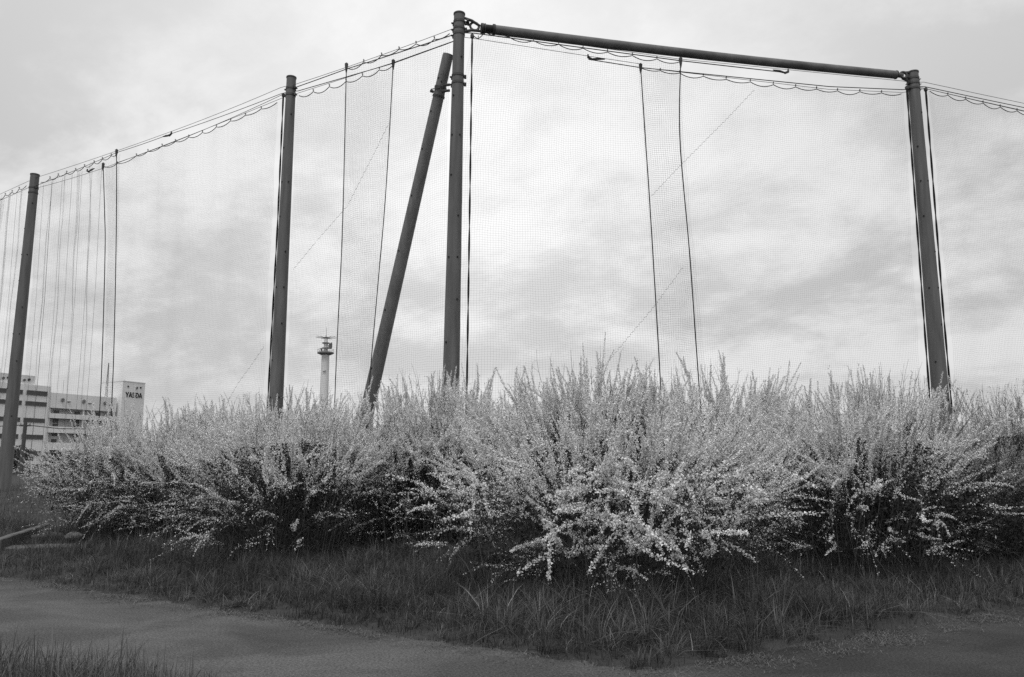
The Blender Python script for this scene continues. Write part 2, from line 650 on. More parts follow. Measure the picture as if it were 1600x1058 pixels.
for i in range(5):
    el = R_(-20 + 27.5 * i)
    for k in range(9):
        az = 2 * PI * k / 9
        q = 1 + .13 * rs.normal()
        rows.append((.2 * q * math.cos(el) * math.cos(az), .15 * q * math.cos(el) * math.sin(az), .13 * q * math.sin(el)))
fs = [(i * 9 + k, i * 9 + (k + 1) % 9, (i + 1) * 9 + (k + 1) % 9, (i + 1) * 9 + k) for i in range(4) for k in range(9)]
fs.append(tuple(range(36, 45)))
st.add(rows, fs)
so = st.build('stone', 'stone', smooth=True)
so.scale = (.8, .8, .6)
so.location = (-7.55, 14.1, float(height(np.array(-7.55), np.array(14.1))) + .08)
tag(so, 'rounded pale stone in the grass beside the concrete slabs', 'stone')

# ------------------------------------------------------------------ poles
Cn, P1, P2, P3 = (-1.19, 16.6), (-16.7, 26.6), (-5.80, 19.57), (10.4, 19.3)
dL = (Vector(P1) - Vector(Cn)).normalized()
dR = (Vector(P3) - Vector(Cn)).normalized()
dO = Vector((1, 0.36)).normalized()
dP = Vector((-1.4, 1)).normalized()
P4 = tuple(Vector(P3) + dO * 11.5)
P0 = tuple(Vector(P1) + dP * 12.0)
GZ = 0.60


def gz(p):
    return float(height(np.array(p[0]), np.array(p[1])))


def band(parent, z, r, bolt_dirs, hgt=.05, bolt=.16):
    b = MB().tube([(0, 0, z - hgt / 2), (0, 0, z + hgt / 2)], r + .012, 20).build('band', 'hardware', parent, True)
    for a in bolt_dirs:
        d_ = Vector((math.cos(a), math.sin(a), 0))
        e = Vector((-d_.y, d_.x, 0))
        m = MB()
        p = d_ * (r + .035) + Vector((0, 0, z))
        m.box((p.x - .022, p.y - .03, z - hgt * .7), (p.x + .022, p.y + .03, z + hgt * .7))
        m.tube([p - e * bolt * .5, p + e * bolt * .5], .011, 6)
        m.tube([p + e * bolt * .28, p + e * bolt * .42], .022, 6)
        m.build('bolt', 'hardware', b)
    return b


def pole(loc, r0, r1, label, bands, lean=(0, 0), holes=True, seed=0):
    z0 = gz(loc) - .15
    t = empty('net_pole', (loc[0], loc[1], z0), label, 'pole', 'tall steel poles carrying the nets')
    Hh = 11.5 - z0
    prof = [(0, 0), (.25, .25), (.5, .5), (.75, .75), (1, 1)]
    pts = [(lean[0] * (1 - k), lean[1] * (1 - k), Hh * k) for k, _ in prof]
    rad = [r0 + (r1 - r0) * k for k, _ in prof]
    MB().tube(pts, rad, 28).build('shaft', 'steel', t, True)
    MB().tube([(0, 0, Hh + .001), (0, 0, Hh + .03), (0, 0, Hh + .05)], [r1 + .012, r1 + .012, r1 * .6], 24).build('cap', 'hardware', t, True)
    rr = random.Random(seed)
    if holes:
        for k in range(9):
            zh = 2.6 + k * .92
            rh = r0 + (r1 - r0) * zh / Hh
            for a in ((-2.25, -.95) if k % 3 == 0 else ((-2.25,) if k % 2 else (-.95,))):
                a += rr.uniform(-.05, .05)
                d_ = Vector((math.cos(a), math.sin(a), 0))
                off = Vector((lean[0] * (1 - zh / Hh), lean[1] * (1 - zh / Hh), zh))
                MB().tube([off + d_ * (rh - .01), off + d_ * (rh + .012)], .021, 8).build('step_bolt_socket', 'hole', t)
    for (zb, dirs) in bands:
        k = (zb - z0) / Hh
        b = band(t, zb - z0, r0 + (r1 - r0) * k, dirs)
        b.location = (lean[0] * (1 - k), lean[1] * (1 - k), 0)
    return t


aL, aR = math.atan2(dL.y, dL.x), math.atan2(dR.y, dR.x)
aP, aO = math.atan2(dP.y, dP.x), math.atan2(dO.y, dO.x)
pole(P1, .215, .142, 'tall dark net pole in front of the white office building', [(11.03, (aL, aL + PI)), (10.85, (aP,))], seed=1)
pole(P2, .185, .121, 'net pole standing next to the thin pale communication tower', [(11.20, (aL, aL + PI)), (11.02, (aL, aL + PI))], seed=2)
tC = pole(Cn, .195, .122, 'corner net pole propped by a slanting brace', [(11.32, (aL, aR)), (11.16, (aL, aR)), (11.02, (aL,)), (10.02, (aR, aL)), (9.84, (aR, aL))], lean=(-.115, 0), seed=3)
pole(P3, .21, .136, 'net pole at the far end of the horizontal top tube', [(11.34, (aR + PI, aO)), (11.2, (aR + PI, aO)), (11.06, (aO, aR + PI))], seed=4)
pole(P4, .20, .13, 'net pole beyond the end of the hedge past the tube', [(11.2, (aO,))], seed=5)
pole(P0, .20, .13, 'net pole farthest along the folded net past the office building', [(11.2, (aP,))], seed=6)

# brace of the corner pole
zC = tC.location.z
br = MB()
bt, bb = Vector((-1.455, 16.80, 10.62)), Vector((-3.99, 19.45, .45))
o0 = Vector(tC.location)
brace = MB().tube([bt - o0, bt.lerp(bb, .5) - o0, bb - o0], [.122, .15, .185], 28).build('brace', 'brace', tC, True)
MB().tube([bt - o0 + (bt - bb).normalized() * .002, bt - o0 + (bt - bb).normalized() * .03], .118, 20).build('end_plate', 'brace', brace)
ax = (bb - bt).normalized()
for q in (.068, .086):
    c = bt.lerp(bb, q) - o0
    MB().tube([c - ax * .022, c + ax * .022], .142, 20).build('clamp_band', 'hardware', brace, True)
c = bt.lerp(bb, .075) - o0
m = MB()
m.tube([c + Vector((-.19, -.06, .02)), c + Vector((.02, -.17, .0))], .012, 6)
m.tube([c + Vector((-.15, .02, 0)), c + Vector((-.21, -.02, 0))], .035, 8)
m.tube([c + Vector((.06, -.1, -.05)), c + Vector((.24, -.14, -.05))], .03, 8)
m.tube([c + Vector((.06, -.1, .09)), c + Vector((.24, -.14, .09))], .03, 8)
m.build('clamp_bolt', 'hardware', brace)
for k in (.05, .06, .12, .2, .3, .42, .55, .68, .8):
    c = bt.lerp(bb, k) - o0
    r_ = .122 + .063 * k
    dd = Vector((-.62, -.78, -.1)).normalized() if k != .06 else Vector((.1, -.99, 0)).normalized()
    MB().tube([c + dd * (r_ - .012), c + dd * (r_ + .01)], .02, 8).build('step_bolt_socket', 'hole', brace)

# horizontal tube from the corner pole to the next
s3 = Vector((dR.x, dR.y, 0))
a0 = Vector((Cn[0], Cn[1], 11.24)) + s3 * .50
a1 = Vector((P3[0], P3[1], 11.40)) - s3 * .30
sx = (a1 - a0).normalized()
strut = empty('top_tube', (a0.x, a0.y, a0.z), 'thick horizontal steel tube bracing the corner pole to the next pole', 'tube')
pts = [a0 + sx * (.32 + (11.2 - .6) * k / 8) - a0 for k in range(9)]
pts = [p + Vector((0, 0, -.05 * math.sin(PI * i / 8))) for i, p in enumerate(pts)]
end = a1 - a0
pts[-1] = end - sx * .22
MB().tube(pts, [.108, .108, .108, .107, .106, .105, .104, .103, .102], 24).build('shaft', 'strut', strut, True)
MB().tube([sx * .0, sx * .318], .098, 20).build('sleeve', 'rubber', strut, True)
for k in (.0, .03, .075, .27, .30):
    MB().tube([sx * k, sx * (k + .022)], .125 if k > .2 else .118, 20).build('flange', 'hardware', strut, True)
m = MB()
for z_ in (.05, -.07):
    p = sx * -.02 + Vector((0, 0, z_))
    q = -sx * .40 + Vector((0, 0, z_ + (.16 if z_ > 0 else -.06)))
    m.tube([p, p.lerp(q, .5) + Vector((.0, -.05, 0)), q], [.03, .034, .03], 8)
m.ring(-sx * .15 + Vector((0, 0, .03)), (.2, -.95, .1), .10, .028)
m.tube([-sx * .3 + Vector((0, -.12, .12)), -sx * .3 + Vector((0, .12, .12))], .03, 8)
m.build('corner_knuckle', 'hardware', strut, True)
MB().tube([end - sx * .218, end - sx * .20], .112, 20).build('flange', 'hardware', strut, True)
MB().tube([end - sx * .20, end - sx * .02], .062, 16).build('neck', 'steel', strut, True)
m = MB()
m.ring(end + sx * .0 + Vector((0, -.03, 0)), (.1, -1, .1), .085, .035)
m.tube([end - sx * .03 + Vector((0, 0, .07)), end + sx * .28 + Vector((0, -.05, .1))], .035, 8)
m.tube([end - sx * .03 + Vector((0, 0, -.08)), end + sx * .22 + Vector((0, -.02, -.17))], .03, 8)
m.build('pole_knuckle', 'hardware', strut, True)


# ------------------------------------------------------------------ nets and wires
class Plane:
    def __init__(self, A, d, off):
        self.A, self.d = Vector(A), Vector(d)
        n = Vector((self.d.y, -self.d.x))
        if n.dot(-self.A) < 0:
            n = -n
        self.n = n                      # points to the path
        self.off = off

    def pt(self, s, z, w=0.0):
        p = self.A + self.d * s + self.n * (self.off + w)
        return (p.x, p.y, z)

    def arr(self, s, z, w):
        return np.stack([self.A.x + self.d.x * s + self.n.x * (self.off + w),
                         self.A.y + self.d.y * s + self.n.y * (self.off + w), z + 0 * s], -1)


def scallop(pts, sag, sub=7):
    out = []
    rj = random.Random(int(abs(pts[0][0]) * 100) + len(pts))
    for (s0, z0), (s1, z1) in zip(pts[:-1], pts[1:]):
        sg = sag * rj.uniform(.7, 1.35)
        for k in range(sub):
            t = k / sub
            out.append((s0 + (s1 - s0) * t, z0 + (z1 - z0) * t - sg * abs(s1 - s0) * 4 * t * (1 - t)))
    out.append(pts[-1])
    return out


CELL = 0.052


def net(pl, label, hooks, sag, edgeA, edgeB, zbot, w0=0.0, ripple=.05, waves=2.2, fold=None, seed=0, ropes=(), seam=None,
        thick=.0011, belly=0.0, pulleys=True, group='nets strung between the poles', cord=True, cordmat='rope'):
    """hooks: (s, z) where the top cord hangs; edgeA/edgeB: (z, s) polylines of the two side edges"""
    rg = np.random.default_rng(seed)
    base = pl.pt((hooks[0][0] + hooks[-1][0]) / 2, zbot)
    t = empty('safety_net', base, label, 'net', group)
    o0 = np.array(base)
    top = scallop(hooks, sag)
    ts, tz = np.array([p[0] for p in top]), np.array([p[1] for p in top])
    order = np.argsort(ts)
    ts, tz = ts[order], tz[order]
    eA = np.array(sorted(edgeA))
    eB = np.array(sorted(edgeB))
    ph = rg.uniform(0, 6, 6)

    def place(u, v):
        sA0, sB0 = eA[-1, 1], eB[-1, 1]
        zt = np.interp(sA0 + (sB0 - sA0) * u, ts, tz)
        z = zt + (zbot - zt) * v
        # rows level out away from the scalloped top edge
        sA = np.interp(z, eA[:, 0], eA[:, 1])
        sB = np.interp(z, eB[:, 0], eB[:, 1])
        s = sA + (sB - sA) * u
        wdt = abs(sB0 - sA0)
        q = u * wdt
        w = ripple * (np.sin(q * waves + ph[0] + .25 * z) + .6 * np.sin(q * waves * 2.3 + ph[1] - .4 * z) + .4 * np.sin(z * 1.7 + ph[2] + q))
        z = z + .018 * np.sin(q * 5.1 + ph[3] + z * .9) + .014 * np.sin(q * 9.7 + ph[4] - z * 1.6)
        s = s + .010 * np.sin(z * 4.2 + ph[5] + q * 2) + .008 * np.sin(z * 9 + q * 5)
        w = w + belly * np.sqrt(v)
        if fold:
            amp, lam = fold
            w = w + amp * np.sin(2 * PI * q / lam + .5 * np.sin(z * .3 + ph[0])) * (.55 + .45 * np.sin(q * 1.3 + ph[1]))
        return pl.arr(s, z, w + w0) - o0
    width = abs(eB[-1, 1] - eA[-1, 1])
    hgt = np.mean(tz) - zbot
    nu, nv = int(width / CELL) + 1, int(hgt / CELL) + 1
    kv = 21
    ku = max(14, int(width * (4.6 if not fold else 11)))
    u, v = np.meshgrid(np.linspace(0, 1, nu), np.linspace(0, 1, kv), indexing='ij')
    Pv = place(u, v)
    u, v = np.meshgrid(np.linspace(0, 1, ku), np.linspace(0, 1, nv), indexing='ij')
    Pu = place(u, v).transpose(1, 0, 2)
    v1, q1 = tube_batch(Pv, np.full(Pv.shape[:2], thick))
    v2, q2 = tube_batch(Pu, np.full(Pu.shape[:2], thick))
    np_mesh('mesh_threads', np.concatenate([v1, v2]), [np.concatenate([q1, q2 + len(v1)])], 'thread', t, kind='stuff')
    if cord:
        MB().tube([Vector(pl.pt(s, z, w0)) - Vector(base) for s, z in top], .0105, 5).build('scalloped_cord', cordmat, t)
        for (s, z) in hooks[1:-1]:
            m = MB()
            p = Vector(pl.pt(s, z, w0)) - Vector(base)
            m.tube([p + Vector((0, 0, -.01)), p + Vector((0, 0, .06))], .007, 5)
            m.ring(p + Vector((0, 0, .05)), (pl.d.x, pl.d.y, 0), .022, .006, 8, 4)
            m.build('hook', 'hardware', t)
    for (pts, r) in ropes:
        pts = [Vector(pl.pt(s, z, w0 + .04)) - Vector(base) for s, z in pts]
        sm = []
        for i in range(len(pts) - 1):
            p0 = pts[max(i - 1, 0)]
            p3 = pts[min(i + 2, len(pts) - 1)]
            for k in range(8):
                x_ = k / 8
                sm.append(0.5 * (2 * pts[i] + (pts[i + 1] - p0) * x_ + (2 * p0 - 5 * pts[i] + 4 * pts[i + 1] - p3) * x_ ** 2
                                 + (3 * pts[i] - 3 * pts[i + 1] + p3 - p0) * x_ ** 3))
        sm.append(pts[-1])
        ro = MB().tube(sm, r, 6).build('edge_rope', 'rope', t)
        if pulleys:
            p = sm[0]
            MB().tube([p + Vector((0, 0, -.17)), p + Vector((0, 0, -.08)), p, p + Vector((0, 0, .07)), p + Vector((0, 0, .10))],
                      [.012, .03, .04, .045, .015], 8).build('pulley', 'hardware', ro)
    if seam:
        m = MB()
        for i in range(len(seam) - 1):
            (s0, z0), (s1, z1) = seam[i], seam[i + 1]
            k = max(2, int(math.hypot(s1 - s0, z1 - z0) / .075))
            for j in range(k):
                f0, f1 = j / k, (j + .62) / k
                e = .02 * (-1) ** j
                m.tube([Vector(pl.pt(s0 + (s1 - s0) * f0 + e, z0 + (z1 - z0) * f0, w0 + .03)) - Vector(base),
                        Vector(pl.pt(s0 + (s1 - s0) * f1 - e, z0 + (z1 - z0) * f1, w0 + .03)) - Vector(base)], .004, 4)
        m.build('lacing', 'seam', t)
    return t


def wire(pl, pts, r, label, sagm=.03, group='wires strung between the pole tops', w=0.0):
    out = []
    posts = [q for q in (Cn, P1, P2, P3)]

    def anchor(p):
        for q in posts:
            if math.hypot(p[0] - q[0], p[1] - q[1]) < .55:
                return (q[0], q[1], p[2])
    for (s0, z0), (s1, z1) in zip(pts[:-1], pts[1:]):
        for k in range(6):
            t = k / 6
            out.append(pl.pt(s0 + (s1 - s0) * t, z0 + (z1 - z0) * t - sagm * 4 * t * (1 - t) * min(1, abs(s1 - s0) / 5), w))
    out.append(pl.pt(*pts[-1], w))
    for i_, e_ in ((0, out[0]), (len(out) + 1, out[-1])):
        if anchor(e_):
            out.insert(i_, anchor(e_))
    return tag(MB().tube(out, r, 6).build('support_wire', 'wire'), label, 'wire', group)


def hook(pl, s, z, label, w=0.0, sgn=1):
    o = MB()
    c = Vector(pl.pt(s, z, w))
    d_ = Vector((pl.d.x, pl.d.y, 0)) * sgn
    t = empty('wire_tensioner', c, label, 'tensioner')
    o.tube([Vector((0, 0, .07)), Vector((0, 0, .0)), -d_ * .10 + Vector((0, 0, -.045))], [.018, .03, .03], 6)
    o.build('clamp', 'hardware', t)
    MB().tube([-d_ * .08 + Vector((0, 0, -.04)), -d_ * .25 + Vector((0, 0, -.01)), -d_ * .42 + Vector((0, 0, .0))], [.02, .03, .012], 6).build('hook', 'hardware', t)


PL = Plane(Cn, dL, .04)
PR = Plane(Cn, dR, .05)
PO = Plane(P3, dO, .10)
PP = Plane(P1, dP, .10)
ZB = .62

# corner to the right: two overlapping sheets
R1 = [(0.30, 11.02), (0.43, 10.95), (0.58, 11.13), (1.13, 11.09), (1.72, 11.07), (2.32, 11.05), (2.91, 11.03), (3.51, 11.01), (4.13, 11.0), (4.75, 10.99), (5.34, 10.99)]
net(PR, 'wide knotted net sheet hanging from the corner pole under the top tube', R1, .11,
    [(11, .30), (9.9, .10), (8, -.03), (3, -.10), (.6, -.12)], [(11, 5.34), (9.0, 5.25), (6.22, 5.39), (3.47, 5.49), (.6, 5.6)], ZB, ripple=.05, seed=1, belly=.42,
    ropes=(([(5.34, 10.99), (5.25, 9.01), (5.39, 6.22), (5.49, 3.47), (5.6, .7)], .013),),
    seam=[(5.2, 5.9), (4.48, 4.97), (3.31, 3.63), (2.9, 3.1)])
R2 = [(4.38, 10.81), (4.9, 10.79), (5.4, 10.79), (6.02, 10.78), (6.63, 10.77), (7.28, 10.78), (7.91, 10.78), (8.53, 10.79), (9.12, 10.8), (9.72, 10.82), (10.37, 10.87), (11.01, 10.91), (11.60, 10.95)]
net(PR, 'knotted net sheet ending at the pole at the far end of the top tube', R2, .11,
    [(11, 4.38), (7.23, 4.52), (3.45, 4.64), (.6, 4.7)], [(11, 11.60), (5, 11.5), (.6, 11.5)], ZB, w0=-.16, ripple=.05, seed=2,
    ropes=(([(4.38, 10.8), (4.45, 9.0), (4.52, 7.23), (4.64, 3.45), (4.7, .7)], .013),),
    seam=[(7.34, 10.55), (6.6, 9.75), (5.23, 8.34), (4.56, 7.61)])
# beyond the right-hand pole
RO = [(.42, 11.03)] + [(.42 + .62 * i, 11.03 - .010 * i) for i in range(1, 18)]
net(PO, 'net sheet running on from the pole past the end of the tube', RO, .13,
    [(11, .42), (.6, .36)], [(11, 10.96), (.6, 10.96)], ZB, ripple=.05, seed=3)
# corner to the left: two overlapping sheets
L1 = [(3.41, 11.17), (2.87, 11.18), (2.29, 11.18), (1.74, 11.17), (1.22, 11.15), (0.68, 11.10), (0.24, 11.10)]
net(PL, 'net sheet before the slanting brace of the corner pole', L1, .14,
    [(11, .24), (7, .22), (.6, .2)], [(11.2, 3.41), (7.16, 3.35), (3.69, 3.4), (.6, 3.4)], ZB, ripple=.06, seed=4,
    ropes=(([(3.41, 11.20), (3.35, 7.16), (3.38, 5), (3.4, 3.69), (3.4, .7)], .012),))
L2 = [(5.27, 11.0), (4.75, 10.97), (4.17, 10.95), (3.59, 10.93), (3.03, 10.92), (2.48, 10.92), (2.0, 10.94)]
net(PL, 'narrow net sheet before the thin pale communication tower', L2, .16,
    [(11, 5.27), (.6, 5.25)], [(11, 2.0), (7.73, 2.13), (5.5, 2.3), (3.41, 2.46), (.6, 2.6)], ZB, w0=-.14, ripple=.05, seed=5,
    ropes=(([(2.0, 10.94), (2.13, 7.73), (2.3, 5.5), (2.46, 3.41), (2.6, .7)], .012),),
    seam=[(2.09, 9.46), (2.4, 9.0), (2.86, 8.35), (3.35, 7.65), (4.4, 6.9), (5.2, 6.28)])
# between the two left-hand poles
LF2 = [(14.0, 10.86), (13.29, 10.81), (12.27, 10.84), (11.68, 10.85), (10.97, 10.86), (10.32, 10.85), (9.69, 10.84), (9.07, 10.83), (8.45, 10.85), (7.84, 10.88), (7.22, 10.89), (6.58, 10.91), (5.95, 10.93)]
net(PL, 'wide smooth net sheet between the two poles left of the corner', LF2, .10,
    [(11, 14.0), (7.86, 13.47), (3.86, 13.1), (.6, 13.0)], [(11, 5.95), (.6, 5.95)], ZB, ripple=.04, seed=6,
    ropes=(([(14.01, 10.88), (13.7, 9.3), (13.47, 7.86), (13.1, 3.86), (13.0, .7)], .013),),
    seam=[(5.95, 4.4), (6.4, 3.95), (6.88, 3.51), (7.3, 3.0)])
LF1 = [(17.98, 11.15), (17.41, 11.17), (16.88, 11.17), (16.35, 11.15), (15.8, 11.13), (15.27, 11.15), (14.71, 11.16), (14.23, 11.17), (13.73, 11.18), (13.37, 11.20)]
net(PL, 'bunched net sheet with vertical folds beside the pole before the office building', LF1, .16,
    [(11, 17.98), (.6, 17.9)], [(11.2, 13.37), (9.23, 13.11), (3.83, 12.56), (.6, 12.4)], ZB, w0=-.04, ripple=.05, fold=(.11, .78), seed=7,
    ropes=(([(13.38, 11.21), (13.11, 9.23), (12.8, 6.5), (12.56, 3.83), (12.4, .7)], .013),), thick=.0010)
LP = [(.35 + .55 * i, 11.16) for i in range(0, 20)]
net(PP, 'folded net sheet farthest along the row of poles', LP, .16,
    [(11, .35), (.6, .4)], [(11, 10.8), (.6, 10.8)], ZB, ripple=.05, fold=(.11, .70), seed=8, thick=.0010)

# cords added along the folds to draw their dark edge-on lines
fg = 'thin added cords tracing the folds of the bunched nets'
for i, s in enumerate((17.75, 17.2, 16.55, 15.95, 15.35, 14.75, 14.2)):
    pts = [(s, 11.0), (s - .10, 9.2), (s - .24, 7.0), (s - .30, 4.5), (s - .32, .8)]
    tag(MB().tube([PL.pt(a, b, -.02) for a, b in pts], .0036 if i != 1 else .006, 5).build('fold_line_cord', 'wire'),
        'thin vertical cord drawing a fold line in the bunched net beside the pole by the office building', 'cord', fg)
for i in range(6):
    s = .9 + i * .62
    pts = [(s, 10.95), (s - .1, 9.0), (s - .2, 7.0), (s - .25, .8)]
    tag(MB().tube([PP.pt(a, b, .05) for a, b in pts], .0036, 5).build('fold_line_cord', 'wire'),
        'thin vertical cord drawing a fold line in the folded net at the far end of the row', 'cord', fg)

# wires
A_, B_, C_, D_, E_ = ('between the two poles left of the corner', 'between the corner pole and the pole left of it',
                      'under the horizontal top tube', 'running on past the end of the top tube', 'at the far end of the folded net')
wire(PL, [(18.24, 11.36), (10.54, 11.22), (5.85, 11.32)], .006, 'thin uppermost steel wire ' + A_)
wire(PL, [(18.14, 11.06), (13.38, 11.19), (10.6, 11.15), (5.84, 11.14)], .008, 'steel wire with a tensioner in its middle ' + A_)
wire(PL, [(13.33, 10.86), (9.6, 10.90), (5.84, 11.12)], .007, 'steel wire rising to the pole cap ' + A_, w=-.03)
wire(PL, [(18.05, 10.99), (14.0, 10.86), (5.83, 11.05)], .006, 'lowest steel wire carrying the smooth net ' + A_, w=-.06)
wire(PL, [(5.31, 11.26), (0.17, 11.19)], .006, 'thin uppermost steel wire ' + B_)
wire(PL, [(5.23, 11.17), (3.41, 11.16), (0.21, 11.04)], .011, 'thick wire of the first net ' + B_, .01)
wire(PL, [(5.3, 11.13), (2.0, 10.95), (0.25, 10.96)], .010, 'thick wire of the second net ' + B_, .0, w=-.12)
wire(PL, [(5.27, 11.02), (2.08, 10.92), (0.13, 10.92)], .006, 'thin lowest steel wire ' + B_, .0, w=-.05)
wire(PR, [(0.33, 11.15), (1.15, 11.13), (5.36, 11.06), (11.57, 11.22)], .006, 'thin uppermost steel wire ' + C_, .0)
wire(PR, [(0.33, 11.07), (5.32, 11.02), (8.15, 11.05), (8.24, 11.11)], .012, 'thick steel wire carrying the wide net ' + C_, .0)
wire(PR, [(0.33, 10.97), (3.06, 10.88), (4.38, 10.84)], .006, 'thin lower steel wire from the corner pole ' + C_, .0, w=-.05)
wire(PR, [(3.09, 10.86), (4.38, 10.81), (9.49, 10.91), (11.63, 11.07)], .011, 'thick lower steel wire ' + C_, .0, w=-.16)
wire(PR, [(4.38, 10.83), (9.48, 10.85), (11.66, 11.01)], .006, 'thin lowest steel wire ' + C_, .0, w=-.19)
wire(PO, [(.25, 11.25), (11.3, 11.32)], .006, 'thin uppermost steel wire ' + D_)
wire(PO, [(.3, 11.14), (11.3, 11.20)], .010, 'thick steel wire ' + D_, w=-.02)
wire(PO, [(.3, 11.13), (11.3, 11.05)], .007, 'middle steel wire ' + D_, w=-.08)
wire(PO, [(.3, 11.06), (11.3, 10.93)], .006, 'lowest steel wire ' + D_, w=.02)
wire(PP, [(.2, 11.30), (11.8, 11.30)], .006, 'uppermost steel wire ' + E_)
wire(PP, [(.2, 11.05), (11.8, 11.05)], .007, 'lower steel wire ' + E_)
hook(PR, 8.24, 11.08, 'small dark tensioner on the thick wire under the top tube')
hook(PR, 3.06, 10.88, 'small dark tensioner on the lower wire near the corner pole', sgn=-1, w=-.1)
hook(PL, 10.55, 11.15, 'small dark tensioner midway between the two left-hand poles', sgn=-1)
hook(PL, 15.0, 10.92, 'small dark tensioner above the bunched net by the left-hand pole', sgn=1)

# halyard ropes beside the poles
def halyard(pl, pts, r, label, w):
    t = empty('halyard_rope', pl.pt(*pts[-1], w), label, 'rope', 'dark ropes hanging beside the poles')
    b = Vector(pl.pt(*pts[-1], w))
    sm = []
    n = 40
    zs = [p[1] for p in pts]
    for i in range(n + 1):
        z = zs[0] + (zs[-1] - zs[0]) * i / n
        s = float(np.interp(-z, [-q for q in zs], [p[0] for p in pts]))
        sm.append((s, z))
    for k in (0, 1):
        MB().tube([Vector(pl.pt(s + .012 * math.sin(i * .9 + k * PI), z, w + .014 * math.cos(i * .9 + k * PI))) - b for i, (s, z) in enumerate(sm)], r, 6).build('strand', 'rope', t)
    MB().tube([Vector(pl.pt(*pts[0], w)) - b + Vector((0, 0, q)) for q in (-.06, -.02, .04, .07)], [.015, .045, .045, .015], 8).build('pulley', 'hardware', t)


halyard(PR, [(.29, 10.98), (.27, 7.34), (.24, 2.93), (.2, .7)], .013, 'dark doubled rope hanging down beside the corner pole', .0)
halyard(PR, [(11.64, 11.03), (11.57, 4.98), (11.55, 3.24), (11.53, .7)], .014, 'dark doubled rope on the net side of the pole ending the top tube', 0)
halyard(PR, [(12.21, 11.05), (12.15, 5.32), (12.15, 2.94), (12.15, .7)], .014, 'dark doubled rope on the outer side of the pole ending the top tube', 0)
halyard(PL, [(5.78, 11.10), (5.76, 7.58), (5.80, 3.13), (5.8, .7)], .013, 'dark doubled rope beside the pole next to the communication tower', -.05)


# ------------------------------------------------------------------ blossoming bushes
def bez(S0, C0, E0, t):
    t = t[None, :, None]
    return (1 - t) ** 2 * S0[:, None] + 2 * t * (1 - t) * C0[:, None] + t * t * E0[:, None]


